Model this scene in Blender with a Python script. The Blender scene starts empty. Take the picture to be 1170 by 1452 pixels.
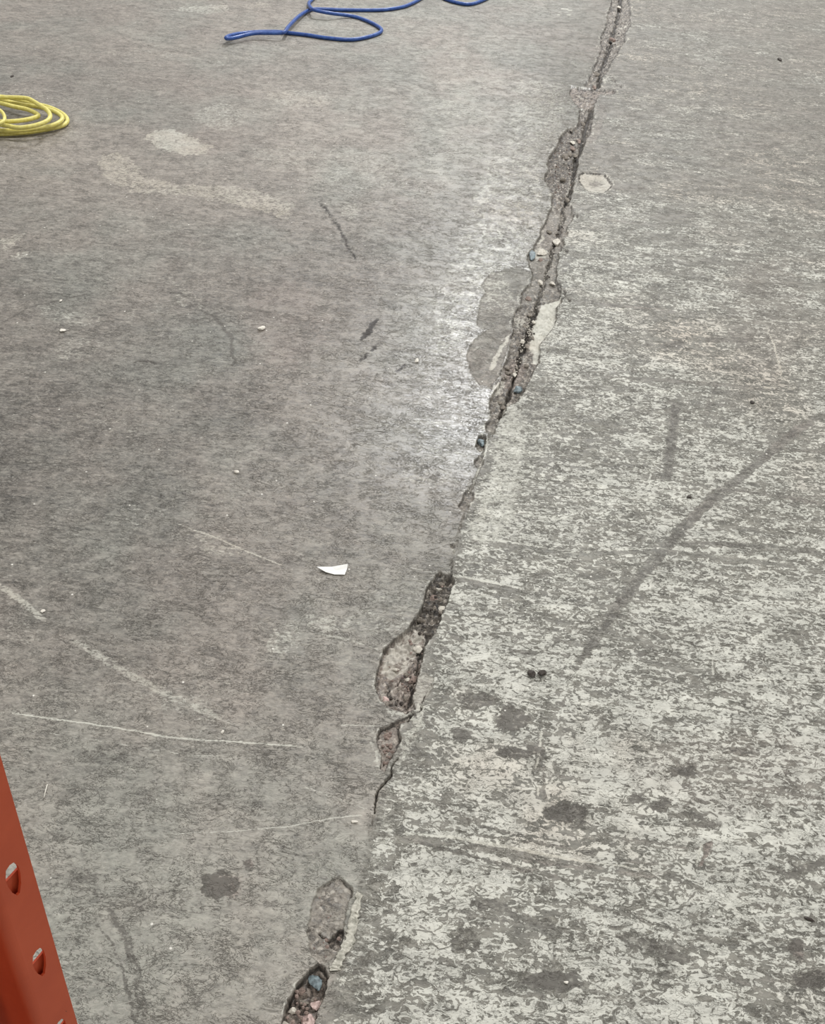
import bpy, bmesh, math, random
import numpy as np
from mathutils import Vector, Matrix

# ------------------------------------------------------------------ camera
W, H = 1170, 1452
F = 1500.0                       # focal length in pixels
CAM_H = 1.45
PITCH = math.radians(39.6)
ROLL = math.radians(5.2)
C = bpy.context.scene.collection
fwd = Vector((0, math.cos(PITCH), -math.sin(PITCH)))
r0 = Vector((1, 0, 0)); u0 = r0.cross(fwd)
rgt = r0 * math.cos(ROLL) + u0 * math.sin(ROLL)
upv = u0 * math.cos(ROLL) - r0 * math.sin(ROLL)
cam_d = bpy.data.cameras.new('camera'); cam = bpy.data.objects.new('camera', cam_d); C.objects.link(cam)
cam_d.sensor_fit = 'HORIZONTAL'; cam_d.sensor_width = 36.0; cam_d.lens = F / W * 36.0
cam_d.clip_start = 0.02; cam_d.clip_end = 200
m = Matrix((rgt, upv, -fwd)).transposed().to_4x4(); m.translation = (0, 0, CAM_H)
cam.matrix_world = m
bpy.context.scene.camera = cam

# ------------------------------------------------------------------ light
sc = bpy.context.scene
sc.view_settings.view_transform = 'Standard'; sc.view_settings.look = 'None'
sc.view_settings.gamma = 1.0; sc.view_settings.use_curve_mapping = False
sc.view_settings.exposure = 0.0
wd = bpy.data.worlds.new('hall_air'); sc.world = wd; wd.use_nodes = True
bg = wd.node_tree.nodes['Background']
bg.inputs[0].default_value = (1.0, 0.99, 0.97, 1); bg.inputs[1].default_value = 0.31
def lamp(loc, size, sizey, power, col=(1, .985, .965), aim=None):
    d = bpy.data.lights.new('overhead_light', 'AREA'); d.shape = 'RECTANGLE'
    d.size = size; d.size_y = sizey; d.energy = power; d.color = col
    o = bpy.data.objects.new('overhead_light', d); C.objects.link(o); o.location = loc
    if aim is not None:
        o.rotation_euler = (Vector(aim) - Vector(loc)).to_track_quat('-Z', 'Y').to_euler()
    return o
lamp((0.75, 12.5, 7.6), 0.9, 2.2, 1050, (0.97, 0.98, 1.0))     # hall lamps hang in rows under the roof; the farthest row is added
lamp((-5.5, 12.5, 7.6), 0.6, 1.4, 200)
lamp((7.0, 12.5, 7.6), 0.6, 1.4, 200)
lamp((0.9, 3.4, 7.6), 0.6, 1.4, 230)
lamp((-4.0, 21.0, 7.6), 0.6, 1.4, 190)  # unseen far row, added to raise the grazing backlight
lamp((4.5, 21.0, 7.6), 0.6, 1.4, 190)  # second lamp of the added backlight row
lamp((-5.5, 3.4, 7.6), 0.6, 1.4, 150)
lamp((7.0, 3.4, 7.6), 0.6, 1.4, 340)
lamp((1.0, -5.0, 7.6), 0.6, 1.4, 130)

# ------------------------------------------------------------------ survey helpers: a point of the floor
def ray(px, py):
    return (fwd * F + rgt * (px - W / 2) - upv * (py - H / 2)).normalized()
def pt(px, py, z=0.0):
    d = ray(px, py); t = (z - CAM_H) / d.z
    return Vector((d.x * t, d.y * t, z))
def mpp(x, y):                    # metres that one pixel spans across the line of sight
    depth = Vector((x, y, -CAM_H)).dot(fwd)
    return depth / F
def lin(c):
    return tuple((v / 255 / 12.92) if v / 255 <= .04045 else ((v / 255 + .055) / 1.055) ** 2.4 for v in c) + (1,)

def hash2(ix, iy, seed):
    h = (ix.astype(np.int64) * 374761393 + iy.astype(np.int64) * 668265263 + seed * 974634777) & 0xffffffff
    h = ((h ^ (h >> 13)) * 1274126177) & 0xffffffff
    h = ((h ^ (h >> 16)) * 2246822519) & 0xffffffff
    return ((h ^ (h >> 15)) & 0xffffff) / float(0xffffff)
def vnoise(x, y, seed=0):
    ix = np.floor(x); iy = np.floor(y); fx = x - ix; fy = y - iy
    fx = fx * fx * (3 - 2 * fx); fy = fy * fy * (3 - 2 * fy)
    a = hash2(ix, iy, seed); b = hash2(ix + 1, iy, seed); c = hash2(ix, iy + 1, seed); d = hash2(ix + 1, iy + 1, seed)
    return (a * (1 - fx) + b * fx) * (1 - fy) + (c * (1 - fx) + d * fx) * fy
def fbm(x, y, octv=4, seed=0, gain=.5):
    s = 0; a = 1; t = 0
    for k in range(octv):
        s = s + a * vnoise(x * 2 ** k + 17.3 * k, y * 2 ** k - 9.1 * k, seed + k); t += a; a *= gain
    return s / t * 2 - 1          # -1..1
def sst(a, b, x):
    t = np.clip((x - a) / (b - a), 0, 1); return t * t * (3 - 2 * t)

# ------------------------------------------------------------------ floor grid (finer near, coarser far)
STEP_R = 1.28
vs = np.arange(H + 40, -30, -STEP_R)
Yr = np.array([pt(W / 2, v).y for v in vs])
Yr = np.concatenate([Yr[0] - np.geomspace(.004, 4.0, 22)[::-1], Yr, Yr[-1] + np.geomspace(.02, 34, 34)])
gk = [0.0]
while gk[-1] < 960: gk.append(gk[-1] + (.85 if gk[-1] < 56 else min(1.75, .85 + (gk[-1] - 56) * .03)))
gk = np.array(gk); kk = np.concatenate([-gk[::-1][:-1], gk[gk < 800]])
kk = np.concatenate([kk[0] - np.geomspace(6, 9000, 26)[::-1], kk, kk[-1] + np.geomspace(6, 9000, 26)])
Wd = np.array([mpp(0, max(y, .35)) for y in Yr])
NX, NY = len(kk), len(Yr)
_a, _b = pt(885, -30), pt(465, 1410)      # the columns run along the joint
Xc = _a.x + (np.clip(Yr, .4, 9.0) - _a.y) * (_b.x - _a.x) / (_b.y - _a.y)
X = (kk[None, :] * Wd[:, None] + Xc[:, None]).ravel()
Y = np.repeat(Yr, NX)
N = X.size
PXM = (Y * fwd.y - (-CAM_H) * 0 + CAM_H * -fwd.z) / F
Z = np.zeros(N)
A = {k: np.zeros(N) for k in ('tone', 'warm', 'peel', 'spall', 'dirt_shade', 'pale', 'pink', 'gloss', 'plain')}
n1 = fbm(X * 45, Y * 45, 4, 11); n2 = fbm(X * 45 + 50, Y * 45, 4, 23)
n1 = .75 * n1 + .45 * fbm(X * 110, Y * 110, 3, 13); n2 = .75 * n2 + .45 * fbm(X * 110, Y * 110 + 30, 3, 29)
f1 = fbm(X * 190, Y * 190, 3, 31); f2 = fbm(X * 190, Y * 190 + 70, 3, 37)

def subset(P, margin):
    xs = [p.x for p in P]; ys = [p.y for p in P]
    return np.nonzero((X > min(xs) - margin) & (X < max(xs) + margin) & (Y > min(ys) - margin) & (Y < max(ys) + margin))[0]
def sdf_poly(P, x, y):            # positive inside
    d = np.full(x.shape, 1e9); ins = np.zeros(x.shape, bool); n = len(P)
    for i in range(n):
        a = P[i]; b = P[(i + 1) % n]
        ex, ey = b.x - a.x, b.y - a.y; wx, wy = x - a.x, y - a.y
        t = np.clip((wx * ex + wy * ey) / max(ex * ex + ey * ey, 1e-12), 0, 1)
        d = np.minimum(d, np.hypot(wx - ex * t, wy - ey * t))
        c = ((a.y > y) != (b.y > y))
        if abs(ey) > 1e-12:
            ins ^= c & (x < a.x + (y - a.y) * ex / ey)
    return np.where(ins, d, -d)
def sdf_line(P, wids, x, y):      # positive inside a stroke of varying half width
    best = np.full(x.shape, -1e9); along = np.zeros(x.shape)
    tot = 0
    for i in range(len(P) - 1):
        a, b = P[i], P[i + 1]; ex, ey = b.x - a.x, b.y - a.y
        t = np.clip(((x - a.x) * ex + (y - a.y) * ey) / max(ex * ex + ey * ey, 1e-12), 0, 1)
        d = np.hypot(x - a.x - ex * t, y - a.y - ey * t)
        s = (wids[i] * (1 - t) + wids[i + 1] * t) - d
        along = np.where(s > best, (i + t) / (len(P) - 1), along)
        best = np.maximum(best, s)
    return best, along
def foot(P):
    return mpp(sum(p.x for p in P) / len(P), sum(p.y for p in P) / len(P))

def patch(ch, pts, val, edge=3, rough=3, fine=1.0, holes=0.0, mode='max'):
    P = [pt(*p) for p in pts]; s = foot(P)
    i = subset(P, (edge + rough + 4) * s * 1.5)
    if not len(i): return
    sd = sdf_poly(P, X[i] + n1[i] * rough * s * 1.6 + f1[i] * fine * s * 1.6, Y[i] + n2[i] * rough * s * 1.6 + f2[i] * fine * s * 1.6)
    w = sst(-edge * s * .5, edge * s * .5, sd)
    if holes: w = w * sst(holes - .35, holes + .35, f1[i] * .6 + n1[i] * .6 + .5)
    put(ch, i, w, val, mode)
def put(ch, i, w, val, mode='max'):
    a = A[ch]
    if mode == 'add': a[i] += w * val
    elif mode == 'set': a[i] = a[i] * (1 - w) + w * val
    else: a[i] = np.maximum(a[i], w * val)
def stroke(ch, pts, wid, val, edge=2, rough=1.5, fine=.8, broken=0.0, fade=.12, mode='max', bf=1.0):
    P = [pt(*p) for p in pts]; s = foot(P)
    n = len(P); ws = ([wid / 2] * n) if not isinstance(wid, (list, tuple)) else [w / 2 for w in wid]
    ws = [w * mpp(p.x, p.y) for w, p in zip(ws, P)]
    i = subset(P, (max(ws) + (edge + rough + 3) * s) * 1.3)
    if not len(i): return
    sd, al = sdf_line(P, ws, X[i] + n1[i] * rough * s * 1.5 + f1[i] * fine * s * 1.5, Y[i] + n2[i] * rough * s * 1.5 + f2[i] * fine * s * 1.5)
    w = sst(-edge * s * .5, edge * s * .5, sd)
    if fade: w = w * sst(0, fade, al) * sst(0, fade, 1 - al)
    if broken: w = w * sst(broken - .3, broken + .3, .5 + .5 * f2[i] * bf + .5 * n2[i])
    put(ch, i, w, val, mode)
def ell(cx, cy, rx, ry, rot=0, n=14, j=.16, seed=0):
    rd = random.Random(seed + int(cx * 7 + cy)); out = []
    for k in range(n):
        a = 2 * math.pi * k / n; q = 1 + rd.uniform(-j, j); c, s = math.cos(rot), math.sin(rot)
        ax, ay = rx * q * math.cos(a), ry * q * math.sin(a)
        out.append((cx + ax * c - ay * s, cy + ax * s + ay * c))
    return out

# the joint between the two slabs
JT = [(885, -30), (880, 5), (872, 40), (860, 80), (850, 120), (836, 165), (826, 200), (814, 245), (800, 292), (788, 340), (773, 395),
      (757, 445), (742, 490), (726, 545), (706, 597), (684, 640), (668, 690), (652, 750), (640, 800), (618, 880), (598, 950), (582, 1015),
      (562, 1060), (545, 1105), (533, 1150), (520, 1200), (505, 1265), (492, 1320), (478, 1370), (465, 1410), (455, 1460), (430, 1540)]
JP = [pt(*p) for p in JT]
jy = np.array([p.y for p in JP])[::-1]; jx = np.array([p.x for p in JP])[::-1]
xj = np.interp(Y, jy, jx)
sl = (jx[-1] - jx[-8]) / (jy[-1] - jy[-8])
xj = np.where(Y > jy[-1], jx[-1] + (Y - jy[-1]) * sl, xj)
sl0 = (jx[6] - jx[0]) / (jy[6] - jy[0]); xj = np.where(Y < jy[0], jx[0] + (Y - jy[0]) * sl0, xj)
dj = X - xj                        # metres to the right of the joint

# ---- broad character of the two slabs
right = sst(-.01, .02, dj + n1 * .012)
A['peel'] += right * 0.62
farf = sst(2.3, 4.4, Y + .5 * fbm(X * 1.3, Y * 1.3, 3, 5))
nearf = 1 - sst(.9, 2.6, Y + .35 * fbm(X * 2, Y * 2, 3, 8))
A['peel'] *= (1 - .36 * farf); A['warm'] += .35 * farf * right
A['peel'] += right * nearf * .16
A['peel'] += right * (.20 * fbm(X * 5, Y * 9, 4, 71) + .16 * fbm(X * 9, Y * 26, 3, 73))
strip = sst(-.01, .015, dj) * (1 - sst(.03, .075, dj + n1 * .03)) * (1 - .85 * sst(1.1, 1.6, Y))
A['peel'] *= (1 - .28 * strip); A['pale'] += strip * .38 * sst(-.2, .5, n1 + .2)
# worn, polished film left of the joint; its pale flecks also paint the highlight brighter
lf = (1 - right) * sst(-.62, -.02, dj + .10 * fbm(X * 4, Y * 4, 3, 91)) * sst(1.5, 2.1, Y) * (1 - .55 * sst(4.2, 6.5, Y))
A['peel'] += lf * .42 * sst(-.5, .5, fbm(X * 6, Y * 7, 4, 95) + .35)
A['gloss'] += .85 * lf + .18
A['tone'] += .26 * fbm(X * 2.2, Y * 1.7, 4, 41) + .15 * fbm(X * 7, Y * 9, 5, 43, .6) + .06 * fbm(X * 24, Y * 34, 4, 44, .6)
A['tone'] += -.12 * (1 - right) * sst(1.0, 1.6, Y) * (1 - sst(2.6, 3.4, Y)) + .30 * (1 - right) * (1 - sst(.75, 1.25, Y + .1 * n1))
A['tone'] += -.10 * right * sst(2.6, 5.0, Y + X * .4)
A['warm'] += .5 + .9 * fbm(X * 3.2 + 9, Y * 3.0, 5, 47, .6) + .15 * (1 - right) * sst(.5, 1.2, -X)

# ---- stains, patches, rubbed areas and a painted highlight zone
for p, v in [([(118, 222), (170, 214), (205, 240), (240, 268), (300, 268), (350, 285), (400, 300), (470, 290), (480, 268), (420, 262), (330, 262), (262, 250), (225, 232), (190, 212), (150, 205)], .0)]:
    pass
for pts, v, h in [
    ([(135, 228), (160, 213), (186, 222), (205, 250), (255, 262), (300, 262), (370, 270), (420, 290), (410, 312), (370, 300), (310, 285), (250, 276), (185, 273), (150, 252)], .62, .25),
    ([(200, 194), (222, 184), (250, 183), (275, 196), (304, 208), (292, 220), (262, 221), (232, 212)], .75, .1),
    (ell(312, 166, 38, 20, 0), .5, .3), (ell(425, 140, 46, 13, .05), .5, .1),
    ([(355, 212), (420, 208), (500, 214), (560, 218), (580, 262), (520, 274), (450, 258), (440, 244), (370, 242)], .42, .4),
    (ell(497, 300, 15, 12, -.6), .5, .1), (ell(548, 290, 14, 8, -.7), .35, .3),
    ([(225, 14), (270, 8), (325, 6), (322, 18), (290, 19), (250, 15)], .55, .1), (ell(365, 8, 22, 5), .5, .1),
    (ell(200, 75, 60, 7, .05), .35, .2), (ell(310, 90, 14, 4), .4, .2),
    ([(0, 340), (28, 330), (36, 334), (20, 350), (0, 360)], .7, .3), (ell(30, 362, 14, 5, -.4), .6, .3),
    (ell(60, 245, 60, 14), .2, .4), (ell(30, 135, 40, 10), .4, .2), ([(60, 138), (110, 134), (135, 150), (130, 190), (90, 205), (100, 160)], .35, .3),
    (ell(118, 495, 40, 14, -.2), .45, .45), (ell(405, 905, 22, 26, .5), .6, .5), (ell(462, 885, 26, 13, .3), .65, .45),
    (ell(545, 845, 20, 12, .2), .35, .3), (ell(455, 1100, 18, 18, 0), .3, .3), (ell(370, 510, 38, 26, 0), .3, .15),
    (ell(350, 535, 26, 40, .1), .25, .2), (ell(240, 128, 24, 10), .25, .3),
]:
    patch('pale', pts, v * .80, 5, 7, 2.5, h * .7)
for pts, v in [
    ([(283, 1240), (300, 1238), (318, 1232), (338, 1248), (344, 1258), (325, 1272), (312, 1281), (295, 1276), (278, 1262)], .85),
    (ell(354, 1224, 7, 5), .8), (ell(355, 1229, 4, 3), .7), (ell(725, 1020, 26, 18, .2), .75), (ell(676, 992, 34, 9), .6), (ell(742, 1068, 36, 9, .05), .8),
    (ell(800, 1152, 34, 15), .85), (ell(655, 1040, 14, 12), .6), (ell(785, 1393, 46, 15), .8), (ell(660, 1335, 22, 20), .55),
    (ell(1130, 1346, 11, 18, .1), .85), (ell(1152, 1388, 24, 14), .8), (ell(970, 1092, 20, 7), .8), (ell(1055, 1065, 22, 8), .5),
    (ell(955, 880, 26, 7), .45), (ell(855, 815, 18, 9), .4), (ell(1140, 1230, 40, 8, -.35), .6), (ell(930, 1345, 60, 9, .3), .6),
    (ell(440, 468, 14, 16, .3), .55), (ell(250, 315, 28, 10), .0), (ell(935, 1140, 18, 8), .6), (ell(905, 1130, 14, 8), .6),
    (ell(175, 625, 60, 20), .15), (ell(350, 410, 70, 14, .1), .3), (ell(100, 318, 60, 14, .1), .3), (ell(200, 75, 50, 14), .0),
    (ell(1050, 480, 18, 8, 0), .45), (ell(955, 488, 16, 7), .5), (ell(1015, 482, 16, 4), .5), (ell(800, 640, 14, 5), .3),
    (ell(150, 1070, 40, 14, -.1), .4), (ell(300, 1085, 30, 6), .3), (ell(120, 1245, 24, 12, -.15), .5), (ell(930, 820, 6, 4), .8),
    (ell(1000, 1165, 28, 10, .3), .5), (ell(860, 1190, 30, 8), .4), (ell(770, 1310, 26, 8, .2), .5), (ell(700, 1285, 38, 8, .3), .6),
    (ell(1120, 900, 30, 8), .4), (ell(290, 1320, 30, 8), .35),
]:
    if v > 0: patch('dirt_shade', pts, v * .95, 4, 6, 3.0, .12); patch('peel', pts, -v * .6, 10, 8, 3, mode='add')
patch('pink', ell(318, 1256, 24, 18), .45, 8, 6)
patch('pink', ell(1130, 1346, 9, 14), .5, 6, 4); patch('pink', ell(354, 1224, 6, 5), .6, 4, 2)
patch('pink', ell(1050, 1095, 160, 60), .12, 30, 20); patch('pink', ell(1085, 450, 60, 90), .10, 30, 20)
patch('pink', ell(405, 455, 60, 60), .22, 40, 20); patch('pink', ell(290, 160, 70, 60), .15, 40, 20)
patch('tone', ell(110, 730, 190, 250), -.12, 120, 20, mode='add'); patch('tone', ell(300, 330, 160, 60), -.08, 60, 20, mode='add')
patch('tone', [(-60, 260), (130, 270), (190, 380), (330, 420), (250, 480), (-60, 520)], -.10, 50, 10, mode='add')
patch('tone', ell(1075, 370, 90, 40, .1), -.14, 50, 20, mode='add')
patch('tone', ell(560, 130, 200, 120), .10, 120, 20, mode='add')
patch('tone', [(640, 60), (760, 120), (740, 330), (690, 430), (610, 560), (540, 560), (560, 420), (600, 300)], .20, 80, 10, mode='add')  # lamp highlight beside the joint, painted in as a lighter tone
patch('pale', [(690, 230), (770, 215), (780, 300), (730, 380), (650, 500), (600, 520), (640, 400), (660, 300)], .55, 30, 9, 3, .45)  # pale colour painted along the same highlight
patch('pale', [(705, 580), (800, 560), (780, 650), (720, 760), (670, 800), (655, 770), (690, 690)], .45, 24, 9, 3, .42)
patch('pale', [(712, 560), (745, 575), (750, 660), (725, 760), (668, 785), (665, 740), (690, 680)], .6, 16, 9, 3, .25)
patch('pale', [(806, 300), (905, 280), (900, 420), (820, 440)], .35, 40, 9, 3, .45)

# tyre and drag marks: (points, width, strength, edge, broken)
for pts, w, v, e, b in [
    ([(960, 566), (956, 600), (950, 640), (944, 690)], 12, .85, 3, .0),
    ([(1175, 578), (1120, 618), (1062, 668), (1005, 712), (960, 758), (905, 820), (868, 872), (838, 915), (800, 972)], [13, 13, 12, 14, 15, 15, 14, 13, 10], .75, 5, .05),
    ([(955, 772), (1010, 770), (1080, 775), (1180, 786)], [6, 8, 9, 8], .75, 4, .1), ([(1010, 690), (1090, 702), (1170, 714)], 5, .8, 2, .05),
    ([(790, 690), (840, 695), (900, 690)], 4, .5, 2, .2), ([(830, 532), (950, 540), (1070, 550), (1090, 552)], [3, 9, 11, 5], .45, 4, .15),
    ([(880, 640), (940, 641)], 4, .5, 2, .1), ([(960, 683), (1010, 690)], 4, .7, 2, .0), ([(140, 1275), (178, 1325), (196, 1380), (205, 1460)], [8, 12, 14, 16], .55, 3, .0),
    ([(128, 1302), (158, 1335), (176, 1380), (188, 1430), (190, 1460)], [4, 5, 6, 7, 6], .6, 2, .1),
    ([(80, 1252), (130, 1262), (160, 1282), (260, 1290), (340, 1304), (440, 1318)], [4, 10, 8, 4, 3, 2], .45, 2, .1),
    ([(-10, 467), (40, 436), (90, 424), (146, 412)], 5, .7, 3, .15), ([(270, 432), (306, 450), (325, 475), (331, 510), (328, 525)], [4, 7, 8, 6, 3], .75, 4, .1),
    ([(537, 450), (524, 468), (511, 486)], [6, 9, 5], 1.6, 2, .05), ([(540, 484), (526, 498), (510, 514)], [3, 5, 4], 1.5, 2, .25),
    ([(576, 515), (562, 528)], 5, 1.3, 2, .1), ([(448, 280), (470, 306), (485, 330), (494, 352), (512, 376)], [3, 6, 5, 6, 3], 1.5, 2, .36),
    ([(186, 513), (210, 512), (228, 516)], [3, 6, 3], 1.2, 2, .1), ([(-5, 651), (40, 656), (130, 658)], 3, .9, 1.5, .1), ([(296, 523), (326, 524)], 3, .6, 1.5, 0),
    ([(430, 525), (410, 545), (395, 560)], 6, .6, 3, .3), ([(530, 380), (545, 400), (540, 440)], 3, .5, 2, .3), ([(120, 140), (180, 136), (225, 150)], 4, .5, 3, .2),
    ([(200, 400), (260, 418), (330, 440), (420, 445), (430, 480)], 16, .45, 14, .2), ([(0, 455), (60, 425), (150, 412)], 18, .14, 14, .2),
    ([(630, 1290), (720, 1305), (800, 1330)], 6, .6, 3, .2), ([(640, 1180), (760, 1195), (820, 1205)], 4, .6, 2, .2), ([(860, 985), (1000, 998), (1170, 1030)], 3, .55, 2, .3),
    ([(900, 955), (1000, 975)], 3, .7, 1.5, .1), ([(780, 1265), (960, 1320), (1060, 1345)], 7, .5, 3, .3), ([(1085, 1225), (1170, 1262)], 6, .65, 3, .1),
    ([(1018, 540), (1000, 600)], 3, .4, 2, .2), ([(560, 1185), (700, 1222), (860, 1260)], 7, .5, 3, .3), ([(600, 1130), (680, 1170), (760, 1190)], 6, .5, 3, .3),
    ([(785, 1230), (786, 1400)], 3, .4, 2, .2), ([(770, 1080), (772, 1140)], 6, .5, 3, .2), ([(350, 1250), (210, 1262)], 2, .2, 2, .2),
    ([(820, 258), (905, 272)], 2, .3, 2, .3), ([(0, 860), (40, 880), (80, 900)], 3, .3, 2, .2), ([(440, 850), (500, 900), (540, 930)], 3, .25, 2, .3),
    ([(1010, 700), (880, 820)], 3, .4, 2, .4), ([(1000, 590), (1005, 560)], 2, .7, 1.5, 0), ([(985, 1265), (960, 1295)], 2, .8, 1.5, 0), ([(640, 905), (690, 915)], 3, .5, 2, .2),
]:
    stroke('dirt_shade', pts, w, v * (.74 if pts[0][0] > 600 else 1.0), e + 1, 3.0, 1.6, max(b, .22) if pts[0][0] > 600 else b)
    stroke('peel', pts, w, -v * .9, e, 2.5, 1.6, b, mode='add')
# pale scratches
for pts, w, v, e, b in [
    ([(-10, 1008), (60, 1017), (150, 1030), (215, 1041), (240, 1046), (330, 1052), (400, 1056), (452, 1062)], [2.4, 2.6, 2.2, 3, 2.6, 2.2, 2.2, 1.5], 1.2, 1.2, .0),
    ([(0, 1030), (90, 1042), (200, 1060), (270, 1071), (340, 1072)], 1.8, .6, 1.3, .3), ([(-10, 824), (25, 848), (70, 886)], [9, 13, 9], .55, 6, .1),
    ([(86, 898), (140, 930), (200, 966), (270, 1000), (340, 1030)], [7, 14, 15, 17, 8], .5, 7, .12), ([(238, 738), (300, 760), (360, 786), (412, 806)], [1.5, 2, 3, 2], .8, 1.5, .1),
    ([(60, 735), (150, 780), (200, 800)], 12, .25, 8, .2), ([(435, 895), (500, 908), (545, 925)], 4, .55, 3, .2), ([(445, 818), (495, 845)], 2, .6, 1.5, .2),
    ([(528, 1154), (470, 1160), (410, 1172), (330, 1179), (215, 1184)], [2.5, 2, 2, 1.5, 1.2], .8, 1.3, .0), ([(405, 1105), (470, 1130), (530, 1150)], [2, 4, 3], .55, 3, .15),
    ([(640, 815), (700, 826), (745, 836)], [3, 5, 3], .95, 2, .05), ([(650, 762), (720, 768), (780, 778), (860, 786)], [2, 3.5, 2.5, 1.5], .95, 1.6, .1),
    ([(550, 1180), (640, 1187), (740, 1205), (830, 1222), (960, 1238)], [3, 5, 6, 3, 1.5], 1.0, 2, .1), ([(788, 784), (870, 780), (960, 776)], 2.4, .8, 1.5, .2),
    ([(950, 778), (1060, 792), (1140, 800)], 2.4, .7, 1.5, .3), ([(1085, 458), (1098, 490), (1106, 520), (1111, 545)], [1.5, 2.2, 2.2, 1.5], 1.1, 1.2, .0),
    ([(768, 1035), (765, 1065), (759, 1095)], [4, 4, 2], 1.0, 1.6, .1), ([(764, 1112), (763, 1130)], 3, .9, 1.5, .1), ([(776, 1140), (778, 1176)], 2, .4, 1.5, .1),
    ([(66, 1112), (63, 1130)], 2, .6, 1, 0), ([(640, 372), (690, 380), (735, 376)], 2, .8, 1.5, .2), ([(785, 860), (812, 872)], 2, .6, 1.5, 0),
    ([(575, 1420), (760, 1430), (1100, 1436)], 2.5, .5, 1.6, .4), ([(1045, 1390), (1050, 1452)], 2.5, .4, 2, .2), ([(500, 955), (520, 1030), (535, 1029)], 2, .0, 1.5, 0),
    ([(480, 1028), (537, 1029)], 2.2, .8, 1.5, 0), ([(270, 615), (340, 640), (372, 655)], 3, .4, 2, .2), ([(560, 800), (640, 818)], 2.5, .5, 1.6, .1),
    ([(780, 645), (880, 640), (975, 646)], 1.6, .35, 1.2, .2), ([(755, 540), (850, 546), (905, 556)], 2, .6, 1.5, .2), ([(1010, 930), (1012, 960)], 3, .8, 1.5, .1),
    ([(150, 1250), (200, 1262), (270, 1278)], 2.5, .35, 2, .2), ([(205, 1098), (240, 1120), (290, 1140)], 2, .4, 1.5, .2), ([(1022, 0), (1020, 150)], 7, .25, 5, .2),
    ([(440, 1300), (455, 1340)], 2, .2, 2, .2), ([(460, 1075), (465, 1080)], 2, .2, 2, .2), ([(905, 930), (945, 942), (1010, 950)], 2, .7, 1.5, .2),
    ([(795, 12), (812, 15)], 5, 1.1, 1.5, 0), ([(780, 21), (812, 21)], 3, 1.1, 1.5, 0), ([(560, 1105), (500, 1090), (470, 1098)], 4, .3, 3, .1),
]:
    if v > 0: stroke('pale', pts, w, v, e, 1.2, .7, b)
    if v > .65 and pts[0][0] > 545 and pts[0][1] > 700:
        wm = max(w) if isinstance(w, list) else w
        stroke('peel', [(x, y + wm * .9 + 2) for x, y in pts], wm * 1.6 + 4, -.42, 5, 3, 1.6, .1, mode='add')
for k in range(120):
    rd = random.Random(900 + k); px = rd.uniform(-40, 640); py = rd.uniform(20, 1100)
    if px > np.interp(py, [p[1] for p in JT], [p[0] for p in JT]) - 40: continue
    L = rd.uniform(12, 60) * (.7 + py / 1500); q = ell(px, py, L, L * rd.uniform(.2, .4), rd.gauss(.1, .25), 12, .3)
    c = rd.random()
    if c < .4: patch('pale', q, rd.uniform(.18, .40), 6, 6, 3, .4)
    elif c < .8: patch('dirt_shade', q, rd.uniform(.15, .36), 6, 6, 3, .4)
    else: patch('tone', q, rd.choice((-.12, .12)), 14, 8, 3, mode='add')
for pts, v in [([(690, 300), (720, 268), (778, 262), (770, 320), (748, 372), (700, 378), (720, 340)], .35), ([(640, 372), (735, 375), (690, 400), (640, 470), (610, 440)], .45),
               ([(735, 110), (800, 118), (808, 160), (780, 215), (700, 235), (720, 180)], .45), ([(820, 300), (880, 305), (885, 345), (830, 360)], .4), ([(590, 830), (612, 815), (604, 842), (588, 872), (560, 880)], .35)]:
    patch('pale', pts, v, 14, 9, 4, .35)
for pts in ([(735, 235), (775, 238), (776, 262), (742, 264)], [(690, 395), (650, 430), (600, 470), (560, 520), (620, 520)]): patch('tone', pts, -.12, 10, 6, 3, mode='add')
# rubbed scuffs that run across the right slab
rd = random.Random(5)
for k in range(260):
    px = rd.uniform(620, 1200); py = rd.uniform(10, 1452) ** 1.0
    L = rd.uniform(25, 130); sl_ = rd.uniform(-.02, .16) + .06 * (py > 900)
    if px < np.interp(py, [p[1] for p in JT], [p[0] for p in JT]) + 20: continue
    q = [(px, py), (px + L * .5, py + L * .5 * sl_ + rd.uniform(-2, 2)), (px + L, py + L * sl_)]
    if rd.random() < .5: stroke('pale', q, rd.uniform(1.2, 3), rd.uniform(.3, .7), 1.5, 2, 1, .35)
    else: stroke('peel', q, rd.uniform(1.5, 5), -rd.uniform(.3, .7), 2, 2, 1.2, .3, mode='add')
for k in range(190):
    px = rd.uniform(-60, 640); py = rd.uniform(60, 1452); L = rd.uniform(15, 110); an = rd.gauss(.12, .35)
    if px > np.interp(py, [p[1] for p in JT], [p[0] for p in JT]) - 60: continue
    q = [(px, py), (px + L * .5 * math.cos(an), py + L * .5 * math.sin(an) * .6 + rd.uniform(-3, 3)), (px + L * math.cos(an), py + L * math.sin(an) * .6)]
    if rd.random() < .5: stroke('pale', q, rd.uniform(1, 2.6), rd.uniform(.18, .45), 1.5, 2, 1, .3)
    else: stroke('dirt_shade', q, rd.uniform(1, 3.2), rd.uniform(.15, .42), 1.5, 2, 1, .3)

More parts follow.
